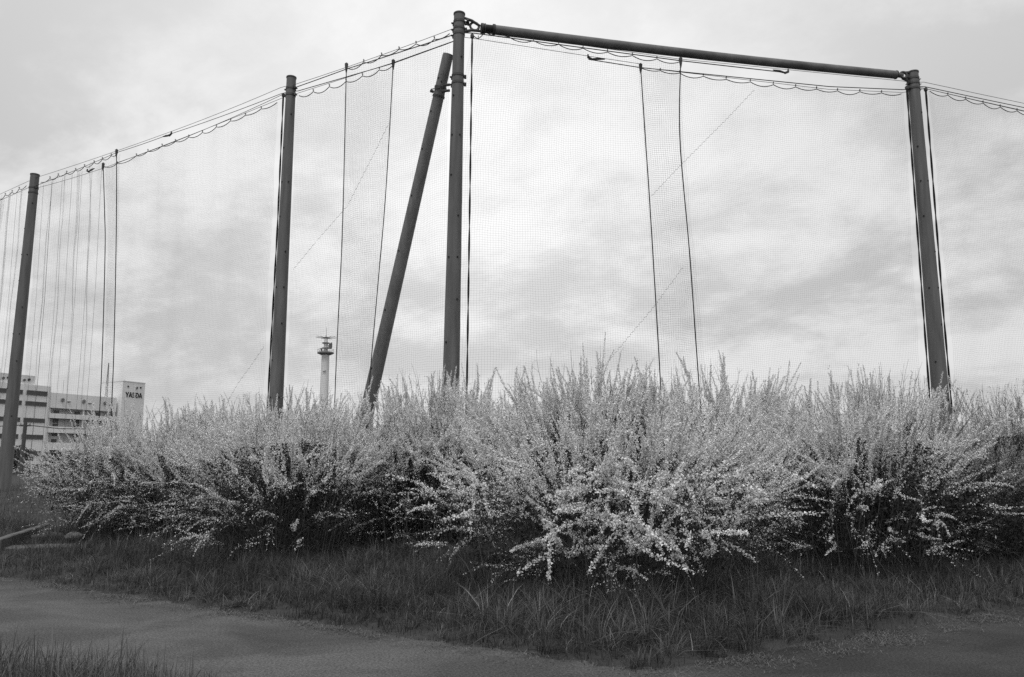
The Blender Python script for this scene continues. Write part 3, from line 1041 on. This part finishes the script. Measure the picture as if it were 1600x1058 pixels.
def bush(cx, cy, R, H, label, seed, nstem=250, ntwig=10, fsize=.018, fdens=1.0, leafy=1.0, nclump=16, shoots=42, sprays=0,
         spray_dir=-PI / 2, low=-1.1, ry=None, ftone=1.0):
    rg = np.random.default_rng(seed)
    zb = gz((cx, cy))
    t = empty('blossom_bush', (cx, cy, zb), label, 'bush', 'white blossoming bushes along the grass strip')
    ry = ry or R
    # clumps of stems give the crown its lobes
    caz = rg.uniform(0, 2 * PI, nclump)
    csel = np.where(rg.uniform(size=nclump) < .25, rg.uniform(math.sin(low), -.1, nclump), rg.uniform(-.1, .98, nclump))
    cel = np.arcsin(csel)
    crad = rg.uniform(.82, 1.12, nclump)
    ci = rg.integers(0, nclump, nstem)
    loose = rg.uniform(size=nstem) < .35
    az = np.where(loose, rg.uniform(0, 2 * PI, nstem), caz[ci] + rg.normal(0, .30, nstem) / np.maximum(np.cos(cel[ci]), .3))
    el = np.where(loose, np.arcsin(rg.uniform(math.sin(low), 1, nstem)), cel[ci] + rg.normal(0, .24, nstem))
    el = np.clip(el, low, 1.5)
    rad = np.where(loose, rg.uniform(.7, 1.0, nstem), crad[ci] * rg.uniform(.78, 1.06, nstem))
    zmid = .42 * H
    ce = np.where(el > 0, np.cos(el), np.cos(el) ** .28)
    E0 = np.stack([R * rad * ce * np.cos(az), ry * rad * ce * np.sin(az),
                   zmid + np.where(el > 0, (H - zmid), zmid) * np.sin(el) * rad], -1)
    E0[:, 2] = np.maximum(E0[:, 2], .10)
    b = rg.uniform(0, .38, nstem) ** .7
    ba = az + rg.normal(0, .7, nstem)
    S0 = np.stack([b * np.cos(ba), b * np.sin(ba), np.full(nstem, -.05)], -1)
    S0[:, :2] += E0[:, :2] * rg.uniform(.15, .62, nstem)[:, None] + rg.normal(0, .12, (nstem, 2))
    C0 = S0 + (E0 - S0) * np.array([.42, .42, 0]) + np.array([0, 0, 1.0]) * (E0[:, 2:3] * .62 + (.30 * H * np.cos(el) ** 1.5)[:, None])
    C0 += rg.normal(0, .16, C0.shape)
    k = 10
    tt = np.linspace(0, 1, k)
    P = bez(S0, C0, E0, tt)
    P[:, 2:] += rg.normal(0, .012, P[:, 2:].shape)
    rr_ = np.linspace(.0075, .0018, k)[None] * rg.uniform(.7, 1.3, nstem)[:, None]
    sv, sq = tube_batch(P, rr_)
    # side twigs
    nt_ = nstem * ntwig
    si = np.repeat(np.arange(nstem), ntwig)
    tp = rg.uniform(.34, .97, nt_)
    f = tp * (k - 1)
    i0 = np.minimum(f.astype(int), k - 2)
    fr = (f - i0)[:, None]
    base = P[si, i0] * (1 - fr) + P[si, i0 + 1] * fr
    tan = norm(P[si, i0 + 1] - P[si, i0])
    rad_dir = norm(base - np.array([0, 0, zmid * .6]))
    els = el[si]
    upb = np.clip(.45 * np.sin(els) + .30, .0, .7)[:, None] * np.array([0, 0, 1.0])
    dirn = norm(tan * .65 + rad_dir * .62 + upb + rg.normal(0, .21, (nt_, 3)))
    Ln = rg.uniform(.18, .66, nt_) * (1.15 - .35 * tp)
    kk = 4
    ts_ = np.linspace(0, 1, kk)
    bend = (rg.normal(0, .13, (nt_, 3)) + np.where((els < .15) & (rg.uniform(size=nt_) < .45), -.30, .05)[:, None] * np.array([0, 0, 1.0])) * Ln[:, None]
    T = base[:, None] + dirn[:, None] * (Ln[:, None] * ts_)[:, :, None] + bend[:, None] * (ts_ ** 2)[None, :, None]
    tv, tq = tube_batch(T, np.linspace(.0024, .0010, kk)[None].repeat(nt_, 0))
    # bare shoots above the crown
    ns = shoots
    saz = rg.uniform(0, 2 * PI, ns)
    sel = rg.uniform(.55, 1.5, ns)
    sr = rg.uniform(.72, .95, ns)
    b0 = np.stack([R * sr * np.cos(sel) * np.cos(saz), ry * sr * np.cos(sel) * np.sin(saz), zmid + (H - zmid) * np.sin(sel) * sr], -1)
    sd = norm(b0 * np.array([.35, .35, 0]) + np.array([0, 0, 1.0]) + rg.normal(0, .22, (ns, 3)))
    sl_ = rg.uniform(.18, .52, ns)
    Sh = b0[:, None] + sd[:, None] * (sl_[:, None] * ts_)[:, :, None] + (rg.normal(0, .10, (ns, 3)) * sl_[:, None])[:, None] * (ts_ ** 2)[None, :, None]
    hv, hq = tube_batch(Sh, np.linspace(.004, .0014, kk)[None].repeat(ns, 0))
    # forks of the bare shoots
    nf = ns * 2
    fi = np.repeat(np.arange(ns), 2)
    fb = Sh[fi, rg.integers(1, kk - 1, nf)]
    fd = norm(sd[fi] + rg.normal(0, .55, (nf, 3)))
    fl = rg.uniform(.06, .2, nf)
    Fk = fb[:, None] + fd[:, None] * (fl[:, None] * ts_)[:, :, None]
    kv_, kq = tube_batch(Fk, np.linspace(.0022, .0012, kk)[None].repeat(nf, 0))
    vs, qs, o_ = [], [], 0
    tn = []
    for (v_, q_, lo_, hi_) in ((sv, sq, .6, 1.0), (tv, tq, .8, 1.5), (hv, hq, .8, 1.4), (kv_, kq, .8, 1.4)):
        vs.append(v_)
        qs.append(q_ + o_)
        o_ += len(v_)
        tn.append(np.full(len(v_), (lo_ + hi_) / 2))
    # flowers along twigs and the outer half of stems
    cen, siz, ton = [], [], []
    step = .00118 / fdens
    # lower and inner sprays flower less, and whole limbs differ in bloom
    cr = rg.uniform(.35, 1.35, nclump)
    limb = np.where(loose, rg.uniform(.5, 1.0, nstem), cr[ci])
    zr = base[:, 2] / H                                    # height in the bush
    rich = np.clip((.07 + 1.0 * sstep(.30, .84, zr) * (.5 + .5 * tp)) * limb[si] + .35 * (rg.uniform(size=nt_) < .10), .05, 1.0)
    cnt = np.maximum((Ln / step * np.minimum(rich, 1)).astype(int), 2)
    ti = np.repeat(np.arange(nt_), cnt)
    tf = rg.uniform(.04, 1.0, len(ti)) * (kk - 1)
    j0 = np.minimum(tf.astype(int), kk - 2)
    w_ = (tf - j0)[:, None]
    c1 = T[ti, j0] * (1 - w_) + T[ti, j0 + 1] * w_ + rg.normal(0, .0125, (len(ti), 3)) * (1.2 - .85 * (tf / (kk - 1)))[:, None]
    taper = 1.1 - .35 * (tf / (kk - 1))
    cen.append(c1)
    siz.append(fsize * taper * rg.uniform(.65, 1.3, len(ti)))
    slen = np.linalg.norm(P[:, -1] - P[:, k // 2], axis=1)
    cnt = (slen / step * (.06 + .9 * sstep(.05, .75, el)) * limb).astype(int)
    ti = np.repeat(np.arange(nstem), cnt)
    tf = rg.uniform(.5, 1.0, len(ti)) * (k - 1)
    j0 = np.minimum(tf.astype(int), k - 2)
    w_ = (tf - j0)[:, None]
    cen.append(P[ti, j0] * (1 - w_) + P[ti, j0 + 1] * w_ + rg.normal(0, .0115, (len(ti), 3)))
    siz.append(fsize * rg.uniform(.7, 1.35, len(ti)))
    # a few buds on the shoots
    ti = rg.integers(0, ns, ns * 7)
    jj = rg.integers(0, kk - 1, ns * 7)
    cen.append(Sh[ti, jj] + rg.normal(0, .012, (ns * 7, 3)))
    siz.append(np.full(ns * 7, fsize * .6))
    # long heavy drooping sprays (only the bush at the corner has them)
    if sprays:
        a = spray_dir + .10 + rg.normal(0, .45, sprays)
        e = rg.uniform(-.66, .40, sprays)
        rs_ = rg.uniform(.62, .95, sprays)
        b0 = np.stack([R * rs_ * np.cos(e) * np.cos(a), ry * rs_ * np.cos(e) * np.sin(a), zmid + zmid * np.sin(e) * 1.0], -1)
        kq_ = 12
        t12 = np.linspace(0, 1, kq_)
        d0 = norm(np.stack([np.cos(a) * .6, np.sin(a) * .6, rg.uniform(-.2, .55, sprays)], -1) + rg.normal(0, .65, (sprays, 3)))
        l0 = rg.uniform(.14, .55, sprays)
        curl = rg.normal(0, .45, (sprays, 3)) + np.array([0, 0, -.9]) * rg.uniform(-.2, 1.0, sprays)[:, None]
        Sp = b0[:, None] + d0[:, None] * (l0[:, None] * t12)[:, :, None] + (curl * l0[:, None])[:, None] * (t12 ** 2.2)[None, :, None]
        keep = Sp[:, :, 2].min(1) > .12
        Sp, l0 = Sp[keep], l0[keep]
        sprays = len(Sp)
        v_, q_ = tube_batch(Sp, np.linspace(.004, .0015, kq_)[None].repeat(sprays, 0))
        vs.append(v_)
        qs.append(q_ + o_)
        o_ += len(v_)
        tn.append(np.full(len(v_), .9))
        cnt = (l0 / .0021).astype(int)
        ti = np.repeat(np.arange(sprays), cnt)
        tf = rg.uniform(.05, 1.0, len(ti)) * (kq_ - 1)
        j0 = np.minimum(tf.astype(int), kq_ - 2)
        w_ = (tf - j0)[:, None]
        cen.append(Sp[ti, j0] * (1 - w_) + Sp[ti, j0 + 1] * w_ + rg.normal(0, .0165, (len(ti), 3)) * (1.1 - .5 * (tf / (kq_ - 1)))[:, None])
        siz.append(.021 * rg.uniform(.6, 1.3, len(ti)))
    np_mesh('stems', np.concatenate(vs), [np.concatenate(qs)], 'twig', t, tone=np.concatenate(tn), kind='stuff')
    cen = np.concatenate(cen)
    siz = np.concatenate(siz)
    fv, fq = tri_batch(cen, siz, rg)
    ton = np.repeat(np.clip(rg.normal(.92, .12, len(cen)) * ftone, .35, 1.1), 3)
    np_mesh('blossoms', fv, [fq], 'flower', t, tone=ton, kind='stuff')
    # leaves: young ones between the flowers, darker ones packed inside to block light and deepen the shade
    n1 = int(8000 * leafy)
    i1 = rg.integers(0, nt_, n1)
    j1 = rg.integers(0, kk, n1)
    lc1 = T[i1, j1] + rg.normal(0, .022, (n1, 3))
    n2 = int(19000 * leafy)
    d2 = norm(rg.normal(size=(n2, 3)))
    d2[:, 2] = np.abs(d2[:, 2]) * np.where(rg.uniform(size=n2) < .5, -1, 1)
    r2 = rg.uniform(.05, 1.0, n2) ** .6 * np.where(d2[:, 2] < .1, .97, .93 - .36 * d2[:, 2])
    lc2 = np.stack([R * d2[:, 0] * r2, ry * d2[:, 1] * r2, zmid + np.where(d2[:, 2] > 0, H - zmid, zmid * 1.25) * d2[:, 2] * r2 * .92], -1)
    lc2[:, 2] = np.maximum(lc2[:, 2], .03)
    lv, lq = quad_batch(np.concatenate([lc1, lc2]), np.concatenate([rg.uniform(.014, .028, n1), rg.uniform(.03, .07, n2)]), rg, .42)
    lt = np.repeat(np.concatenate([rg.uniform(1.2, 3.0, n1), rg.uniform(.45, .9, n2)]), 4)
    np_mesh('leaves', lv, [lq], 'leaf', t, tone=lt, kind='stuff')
    return t


def copy_bush(src, cx, cy, rz, scale, label):
    r = src.copy()
    COL.objects.link(r)
    r.location = (cx, cy, gz((cx, cy)))
    r.rotation_euler = (0, 0, rz)
    r.scale = scale
    r['label'] = label
    for ch in list(src.children):
        c_ = ch.copy()
        COL.objects.link(c_)
        c_.parent = r
    return r


bC = bush(1.1, 9.45, 2.2, 2.0, 'large bush at the corner of the grass with heavy drooping white sprays', 21, nstem=310, ntwig=5, fsize=.0165, sprays=125, nclump=20, leafy=1.0)
bB = bush(-3.25, 12.3, 2.0, 2.14, 'bush with feathery white sprays standing below the slanting brace', 22, nstem=300, ntwig=5, fsize=.0165, nclump=18)
bD = bush(4.65, 11.0, 1.95, 2.24, 'bush with long sprays fanning up below the pole ending the top tube', 23, nstem=300, ntwig=5, fsize=.0165, nclump=16)
bA = bush(-6.85, 15.0, 1.75, 2.15, 'end bush leaning over the kerb before the office building', 24, nstem=310, ntwig=5, fsize=.0165, nclump=15)
bE = bush(7.9, 12.9, 2.0, 2.42, 'duller sparsely flowering bush at the end beyond the braced pole', 25, nstem=230, ntwig=5, fsize=.0145, fdens=.24, leafy=2.2, ftone=.62, nclump=13)
copy_bush(bB, -6.0, 16.2, 2.1, (1.0, 1.0, 1.0), 'bush behind the end bush, below the smooth net sheet')
copy_bush(bD, -4.6, 15.6, 4.0, (1.0, 1.0, 1.0), 'bush at the foot of the pole next to the communication tower')
copy_bush(bB, -1.2, 13.2, 4.4, (1.0, 1.0, 1.08), 'bush at the foot of the corner pole')
copy_bush(bA, 1.2, 13.0, 1.2, (1.1, 1.1, 1.16), 'bush behind the corner bush, below the roped edges of the nets')
copy_bush(bD, 3.3, 13.3, 2.6, (1.05, 1.0, 1.14), 'tall bush below the wide net left of the pole ending the top tube')
copy_bush(bB, 6.6, 14.2, .7, (1.05, 1.0, 1.2), 'bush close before the pole ending the top tube')
copy_bush(bE, 10.4, 15.2, 2.2, (1.0, 1.0, 1.08), 'dull bush beyond the end bush on the right-hand path')
copy_bush(bE, 6.5, 11.9, 3.9, (.75, .75, .72), 'low dull bush between the fanning bush and the end bush')
copy_bush(bA, -1.2, 12.3, 3.3, (.8, .8, .92), 'smaller bush filling the gap left of the corner bush')
copy_bush(bD, -5.4, 14.2, 5.2, (.85, .85, .85), 'smaller bush filling the gap beside the end bush')

# ------------------------------------------------------------------ office building beyond the field
BU = empty('office_building', (-71, 110, .6), 'white office building with dark ribbon windows, open galleries and a lettered tower', 'building',
           rz=math.atan2(.877, .48))
G = .6


def bpart(name, mat, u0, u1, v0, v1, z0, z1, parent=None):
    # u runs along the front, v is depth behind it
    return MB().box((u0, v0, z0 - G), (u1, v1, z1 - G)).build(name, mat, parent or BU)


bpart('wall', 'plaster', -16, 7.2, 0, 12, G - .5, 13.1)
bpart('penthouse', 'plaster2', -14, 5.0, .4, 8, 13.1, 14.45)
for (a, b, z0, z1) in ((-8, -4.4, 11.66, 12.25), (-3.9, -.4, 11.66, 12.25), (.0, 3.15, 11.66, 12.25), (3.75, 6.7, 11.66, 12.28),
                       (-3.9, -.4, 10.15, 10.72), (.0, 3.15, 10.15, 10.72), (3.72, 6.72, 10.15, 10.72),
                       (-3.9, -.4, 7.78, 8.34), (.0, 3.15, 7.78, 8.34), (3.68, 6.68, 7.78, 8.34),
                       (2.55, 3.1, 5.4, 6.0), (-1.5, 1.5, 5.4, 6.0), (3.62, 6.64, 5.4, 6.0), (3.7, 6.5, 3.05, 3.7)):
    w_ = MB()
    w_.box((a, -.05, z0 - G), (b, .05, z1 - G))
    wo_ = w_.build('window', 'glass', BU)
    fr_ = MB()
    for zz_ in (z0, z1):
        fr_.box((a - .04, -.09, zz_ - G - .03), (b + .04, -.052, zz_ - G + .03))
    nm = max(1, int((b - a) / .9))
    for i in range(nm + 1):
        uu = a + (b - a) * i / nm
        fr_.box((uu - .025, -.088, z0 - G + .031), (uu + .025, -.053, z1 - G - .031))
    fr_.build('frame', 'frame', wo_)
for (u_, w_) in ((1.2, .3), (4.1, .3), (-1.5, .3)):
    MB().tube([(u_, .38, 13.85 - G), (u_, .2, 13.85 - G)], .17, 10).build('vent', 'black', BU)
    MB().tube([(u_ - .75, .38, 13.75 - G), (u_ - .75, .1, 13.7 - G)], [.1, .2], 8).build('loudspeaker', 'towergrey', BU)
# gallery wing
bpart('wing_wall', 'plaster2', 7.2, 18.3, 1.6, 12, G - .5, 12.2)
bpart('parapet', 'plaster', 7.2, 17.9, 0.05, 1.597, 10.05, 12.25)
for (z0, z1) in ((8.55, 9.25), (6.42, 7.35), (3.9, 5.0)):
    bpart('gallery_parapet', 'plaster', 7.2, 17.9, .05, .25, z0, z1)
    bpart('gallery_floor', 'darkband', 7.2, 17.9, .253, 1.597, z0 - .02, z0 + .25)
for zz_ in (9.15, 7.2, 4.9, 2.6):
    for u_ in (8.9, 12.15, 15.4):
        d_ = bpart('gallery_door', 'frame', u_, u_ + .8, 1.53, 1.597, zz_ - 1.2, zz_ + .65)
        MB().box((u_ + .12, 1.50, zz_ - G), (u_ + .68, 1.527, zz_ + .5 - G)).build('pane', 'glass', d_)
for u_ in (7.35, 12.6, 17.7):
    bpart('pier', 'plaster', u_, u_ + .25, .27, .5, G - .5, 10.05)
for u_ in (9.1, 12.4, 15.9):
    h_ = bpart('vent_hood', 'towergrey', u_ - .2, u_ + .2, -.2, .048, 11.05, 11.4)
    MB().add([(u_ - .24, -.24, 11.402 - G), (u_ + .24, -.24, 11.402 - G), (u_ + .24, .045, 11.402 - G), (u_ - .24, .045, 11.402 - G), (u_, -.1, 11.62 - G)],
             [(0, 1, 4), (1, 2, 4), (2, 3, 4), (3, 0, 4), (3, 2, 1, 0)]).build('cowl', 'frame', h_)
    bpart('lamp', 'towergrey', u_ + .75, u_ + 1.25, -.15, .048, 11.05, 11.14)
# lettered tower
tw = bpart('sign_tower', 'plaster', 18.303, 22.3, -.6, 5, G - .5, 14.9)
MB().box((18.25, -.65, 14.9 - G + .003), (22.35, 5.05, 15.0 - G)).build('coping', 'plaster2', tw)
for u_ in (19.25, 21.5):
    MB().tube([(u_, -.58, 14.15 - G), (u_, -.68, 14.15 - G)], .14, 10).build('vent', 'black', tw)
MB().tube([(20.7, -.55, 14.1 - G), (20.7, -.85, 14.02 - G)], [.08, .2], 8).build('loudspeaker', 'towergrey', tw)

GLYPH = {'Y': [((0, 1), (.5, .48)), ((1, 1), (.5, .48)), ((.5, .5), (.5, 0))],
         'A': [((0, 0), (.5, 1)), ((1, 0), (.5, 1)), ((.3, .26), (.82, .26))],
         'S': [((1, .95), (.1, .95)), ((.1, .95), (.1, .52)), ((.1, .5), (.92, .5)), ((.92, .5), (.92, .06)), ((.92, .06), (0, .06))],
         'D': [((.08, 0), (.08, 1)), ((.08, .95), (.6, .95)), ((.6, .95), (.95, .7)), ((.95, .7), (.95, .3)), ((.95, .3), (.6, .05)), ((.6, .05), (.08, .05))]}


def letter(ch, u0, z0, wdt, hgt, st_):
    m = MB()
    for i, ((a, b), (c_, d_)) in enumerate(GLYPH[ch]):
        p, q = Vector((u0 + a * wdt, 0, z0 + b * hgt)), Vector((u0 + c_ * wdt, 0, z0 + d_ * hgt))
        t = (q - p).normalized()
        n_ = Vector((-t.z, 0, t.x)) * st_ * .5
        p, q = p - t * st_ * .3, q + t * st_ * .3
        y0, y1 = -.66 - .003 * i, -.603
        vs_ = [p - n_, q - n_, q + n_, p + n_]
        m.add([(v.x, y0, v.z) for v in vs_] + [(v.x, y1, v.z) for v in vs_],
              [(0, 1, 2, 3), (7, 6, 5, 4), (0, 4, 5, 1), (1, 5, 6, 2), (2, 6, 7, 3), (3, 7, 4, 0)])
    m.build('letter', 'black', tw)


for i, ch in enumerate('YASDA'):
    letter(ch, 18.93 + i * .6, 12.50 - G, .47, .74, .135)
# aerials
m = MB()
for k in range(3):
    a = 2 * PI * k / 3
    m.tube([(17.4 + .22 * math.cos(a), 2 + .22 * math.sin(a), 12.2 - G), (17.35 + .05 * math.cos(a), 2 + .05 * math.sin(a), 17.9 - G)], .035, 5)
for k in range(16):
    z_ = 12.5 + k * .33
    r_ = .22 - .17 * (z_ - 12.2) / 5.7
    a = 2 * PI * k / 3
    m.tube([(17.38 + r_ * math.cos(a), 2 + r_ * math.sin(a), z_ - G), (17.38 + r_ * math.cos(a + 2.1), 2 + r_ * math.sin(a + 2.1), z_ + .3 - G)], .03, 4)
m.build('lattice_mast', 'towergrey', BU)
m = MB()
m.tube([(3.95, 3, 14.4 - G), (3.95, 3, 16.0 - G)], .07, 6)
m.ring((3.95, 3, 16.3 - G), (.2, 1, 0), .26, .06, 12, 5)
m.tube([(3.8, 3, 16.0 - G), (3.8, 3, 16.6 - G)], .05, 5)
m.build('loop_aerial', 'hardware', BU)
for (u_, z0, z1) in ((3.45, 14.4, 17.4), (10.9, 12.2, 14.6), (21.1, 15.0, 15.6), (1.5, 14.4, 15.4)):
    MB().tube([(u_, 3, z0 - G), (u_, 3, z1 - G)], .022, 5).build('whip_aerial', 'towergrey', BU)

# ------------------------------------------------------------------ communication tower
CT = empty('communication_tower', (-40.2, 170, .6), 'slim haze-pale communication tower with round platforms and a spoked crown', 'tower')
MB().tube([(0, 0, -.5), (0, 0, 12), (0, 0, 25.0)], [1.12, .95, .82], 24).build('shaft', 'towerhaze', CT, True)
MB().tube([(0, 0, 24.7), (0, 0, 25.05), (0, 0, 25.3), (0, 0, 25.35)], [.9, 1.75, 1.75, 1.6], 28).build('platform', 'towergrey', CT, True)
m = MB()
m.ring((0, 0, 25.9), (0, 0, 1), 1.7, .035, 28, 4)
for k in range(14):
    a = 2 * PI * k / 14
    m.tube([(1.7 * math.cos(a), 1.7 * math.sin(a), 25.3), (1.7 * math.cos(a), 1.7 * math.sin(a), 25.9)], .03, 4)
m.build('railing', 'towergrey', CT)
MB().tube([(0, 0, 25.3), (0, 0, 28.4)], [.5, .38], 12).build('upper_shaft', 'towerhaze', CT, True)
for z_ in (26.15, 27.25):
    MB().tube([(0, 0, z_), (0, 0, z_ + .16)], .82, 20).build('ring_platform', 'towergrey', CT, True)
for a, z_, r_ in ((-.5, 26.55, .62), (-.2, 27.0, .45)):
    m = MB()
    dd = Vector((math.cos(a), math.sin(a), 0))
    m.tube([dd * .95 + Vector((0, 0, z_)), dd * 1.1 + Vector((0, 0, z_)), dd * 1.3 + Vector((0, 0, z_))], [.15, r_ * .8, r_], 16)
    m.build('dish', 'towergrey', CT)
for a in (2.6, -2.2, -1.2):
    dd = Vector((math.cos(a), math.sin(a), 0)) * 1.25
    m = MB()
    m.tube([dd + Vector((0, 0, 25.35)), dd + Vector((0, 0, 25.9))], .06, 5)
    m.tube([dd + Vector((0, 0, 25.8)), dd + Vector((0, 0, 26.1))], .2, 8)
    m.build('antenna', 'towergrey', CT)
for k in range(12):
    a = 2 * PI * k / 12 + .2
    m = MB()
    m.tube([(.25 * math.cos(a), .25 * math.sin(a), 28.42), (2.25 * math.cos(a), 2.25 * math.sin(a), 28.55 + .12 * (k % 2))], .05, 5)
    m.build('spoke', 'towergrey', CT)
MB().tube([(0, 0, 28.3), (0, 0, 28.65)], .42, 12).build('hub', 'towergrey', CT)
MB().tube([(0, 0, 28.65), (0, 0, 30.8)], [.05, .025], 6).build('mast', 'towergrey', CT)
MB().tube([(-.2, -1.06, 21.0), (.5, -1.0, 21.2)], .1, 6).build('floodlight', 'towergrey', CT)

# ------------------------------------------------------------------ utility poles, wire, far trees
for (ux, zt, lb) in ((-42.6, 5.35, 'thin dark utility pole before the ribbon windows of the office building'),
                     (-36.5, 4.95, 'thin dark utility pole before the open galleries of the office building')):
    up_ = empty('utility_pole', (ux, 70, .6), lb, 'pole', 'utility poles before the office building')
    MB().tube([(0, 0, -.2), (0, 0, zt - .6)], [.2, .15], 10).build('shaft', 'hardware', up_, True)
    MB().box((-.5, -.05, zt - 1.0), (.5, .05, zt - .9)).build('crossarm', 'hardware', up_)
    for q in (-.4, .4):
        MB().tube([(q, 0, zt - .898), (q, 0, zt - .75)], .05, 6).build('insulator', 'towergrey', up_)
tag(MB().tube([(-62, 72, 5.3), (-52, 71, 4.7), (-42.6, 70, 5.08), (-39.5, 70, 4.75), (-36.5, 70, 4.72)], .04, 5).build('power_line', 'wire'),
    'dark power line strung before the office building', 'wire')


def small_tree(x_, y_, h_, r_, label, seed):
    rg = np.random.default_rng(seed)
    t = empty('tree', (x_, y_, .6), label, 'tree', 'dark trees at the foot of the office building')
    m = MB()
    m.tube([(0, 0, -.2), (.05, 0, h_ * .35), (0, .05, h_ * .7)], [.14, .1, .04], 8)
    for k in range(6):
        a = rg.uniform(0, 6.28)
        z_ = h_ * rg.uniform(.25, .55)
        m.tube([(0, 0, z_), (r_ * .6 * math.cos(a), r_ * .6 * math.sin(a), z_ + h_ * .25)], [.05, .02], 6)
    m.build('trunk', 'bark', t)
    n = 5200
    nb = 12
    bc = norm(rg.normal(size=(nb, 3))) * np.array([r_ * .55, r_ * .55, h_ * .24]) + np.array([0, 0, h_ * .6])
    c_ = bc[rg.integers(0, nb, n)] + norm(rg.normal(size=(n, 3))) * (rg.uniform(size=(n, 1)) ** .5) * np.array([r_ * .55, r_ * .55, h_ * .2])
    v_, q_ = quad_batch(c_, rg.uniform(.12, .28, n), rg, .6)
    np_mesh('crown', v_, [q_], 'treeleaf', t, tone=np.repeat(rg.uniform(.5, 1.4, n), 4), kind='stuff')


small_tree(-52.5, 84, 3.4, 2.3, 'round dark tree by the foot of the utility pole', 1)
small_tree(-56.5, 86, 2.9, 2.2, 'low dark tree beside the dark net pole', 2)
small_tree(-47.5, 85, 2.6, 2.0, 'small dark tree below the open galleries', 3)
for i, (x_, y_, sx_) in enumerate(((-57, 92, 46), )):
    rg = np.random.default_rng(9)
    n = 9000
    c_ = np.stack([rg.uniform(-22, 22, n), rg.normal(0, .5, n), .05 + 1.1 * rg.uniform(size=n)], -1)
    hd = empty('hedge', (x_, y_, .6), 'low clipped hedge along the foot of the office building', 'hedge')
    v_, q_ = quad_batch(c_, rg.uniform(.12, .25, n), rg, .6)
    np_mesh('foliage', v_, [q_], 'treeleaf', hd, tone=np.repeat(rg.uniform(.6, 1.5, n), 4), kind='stuff')
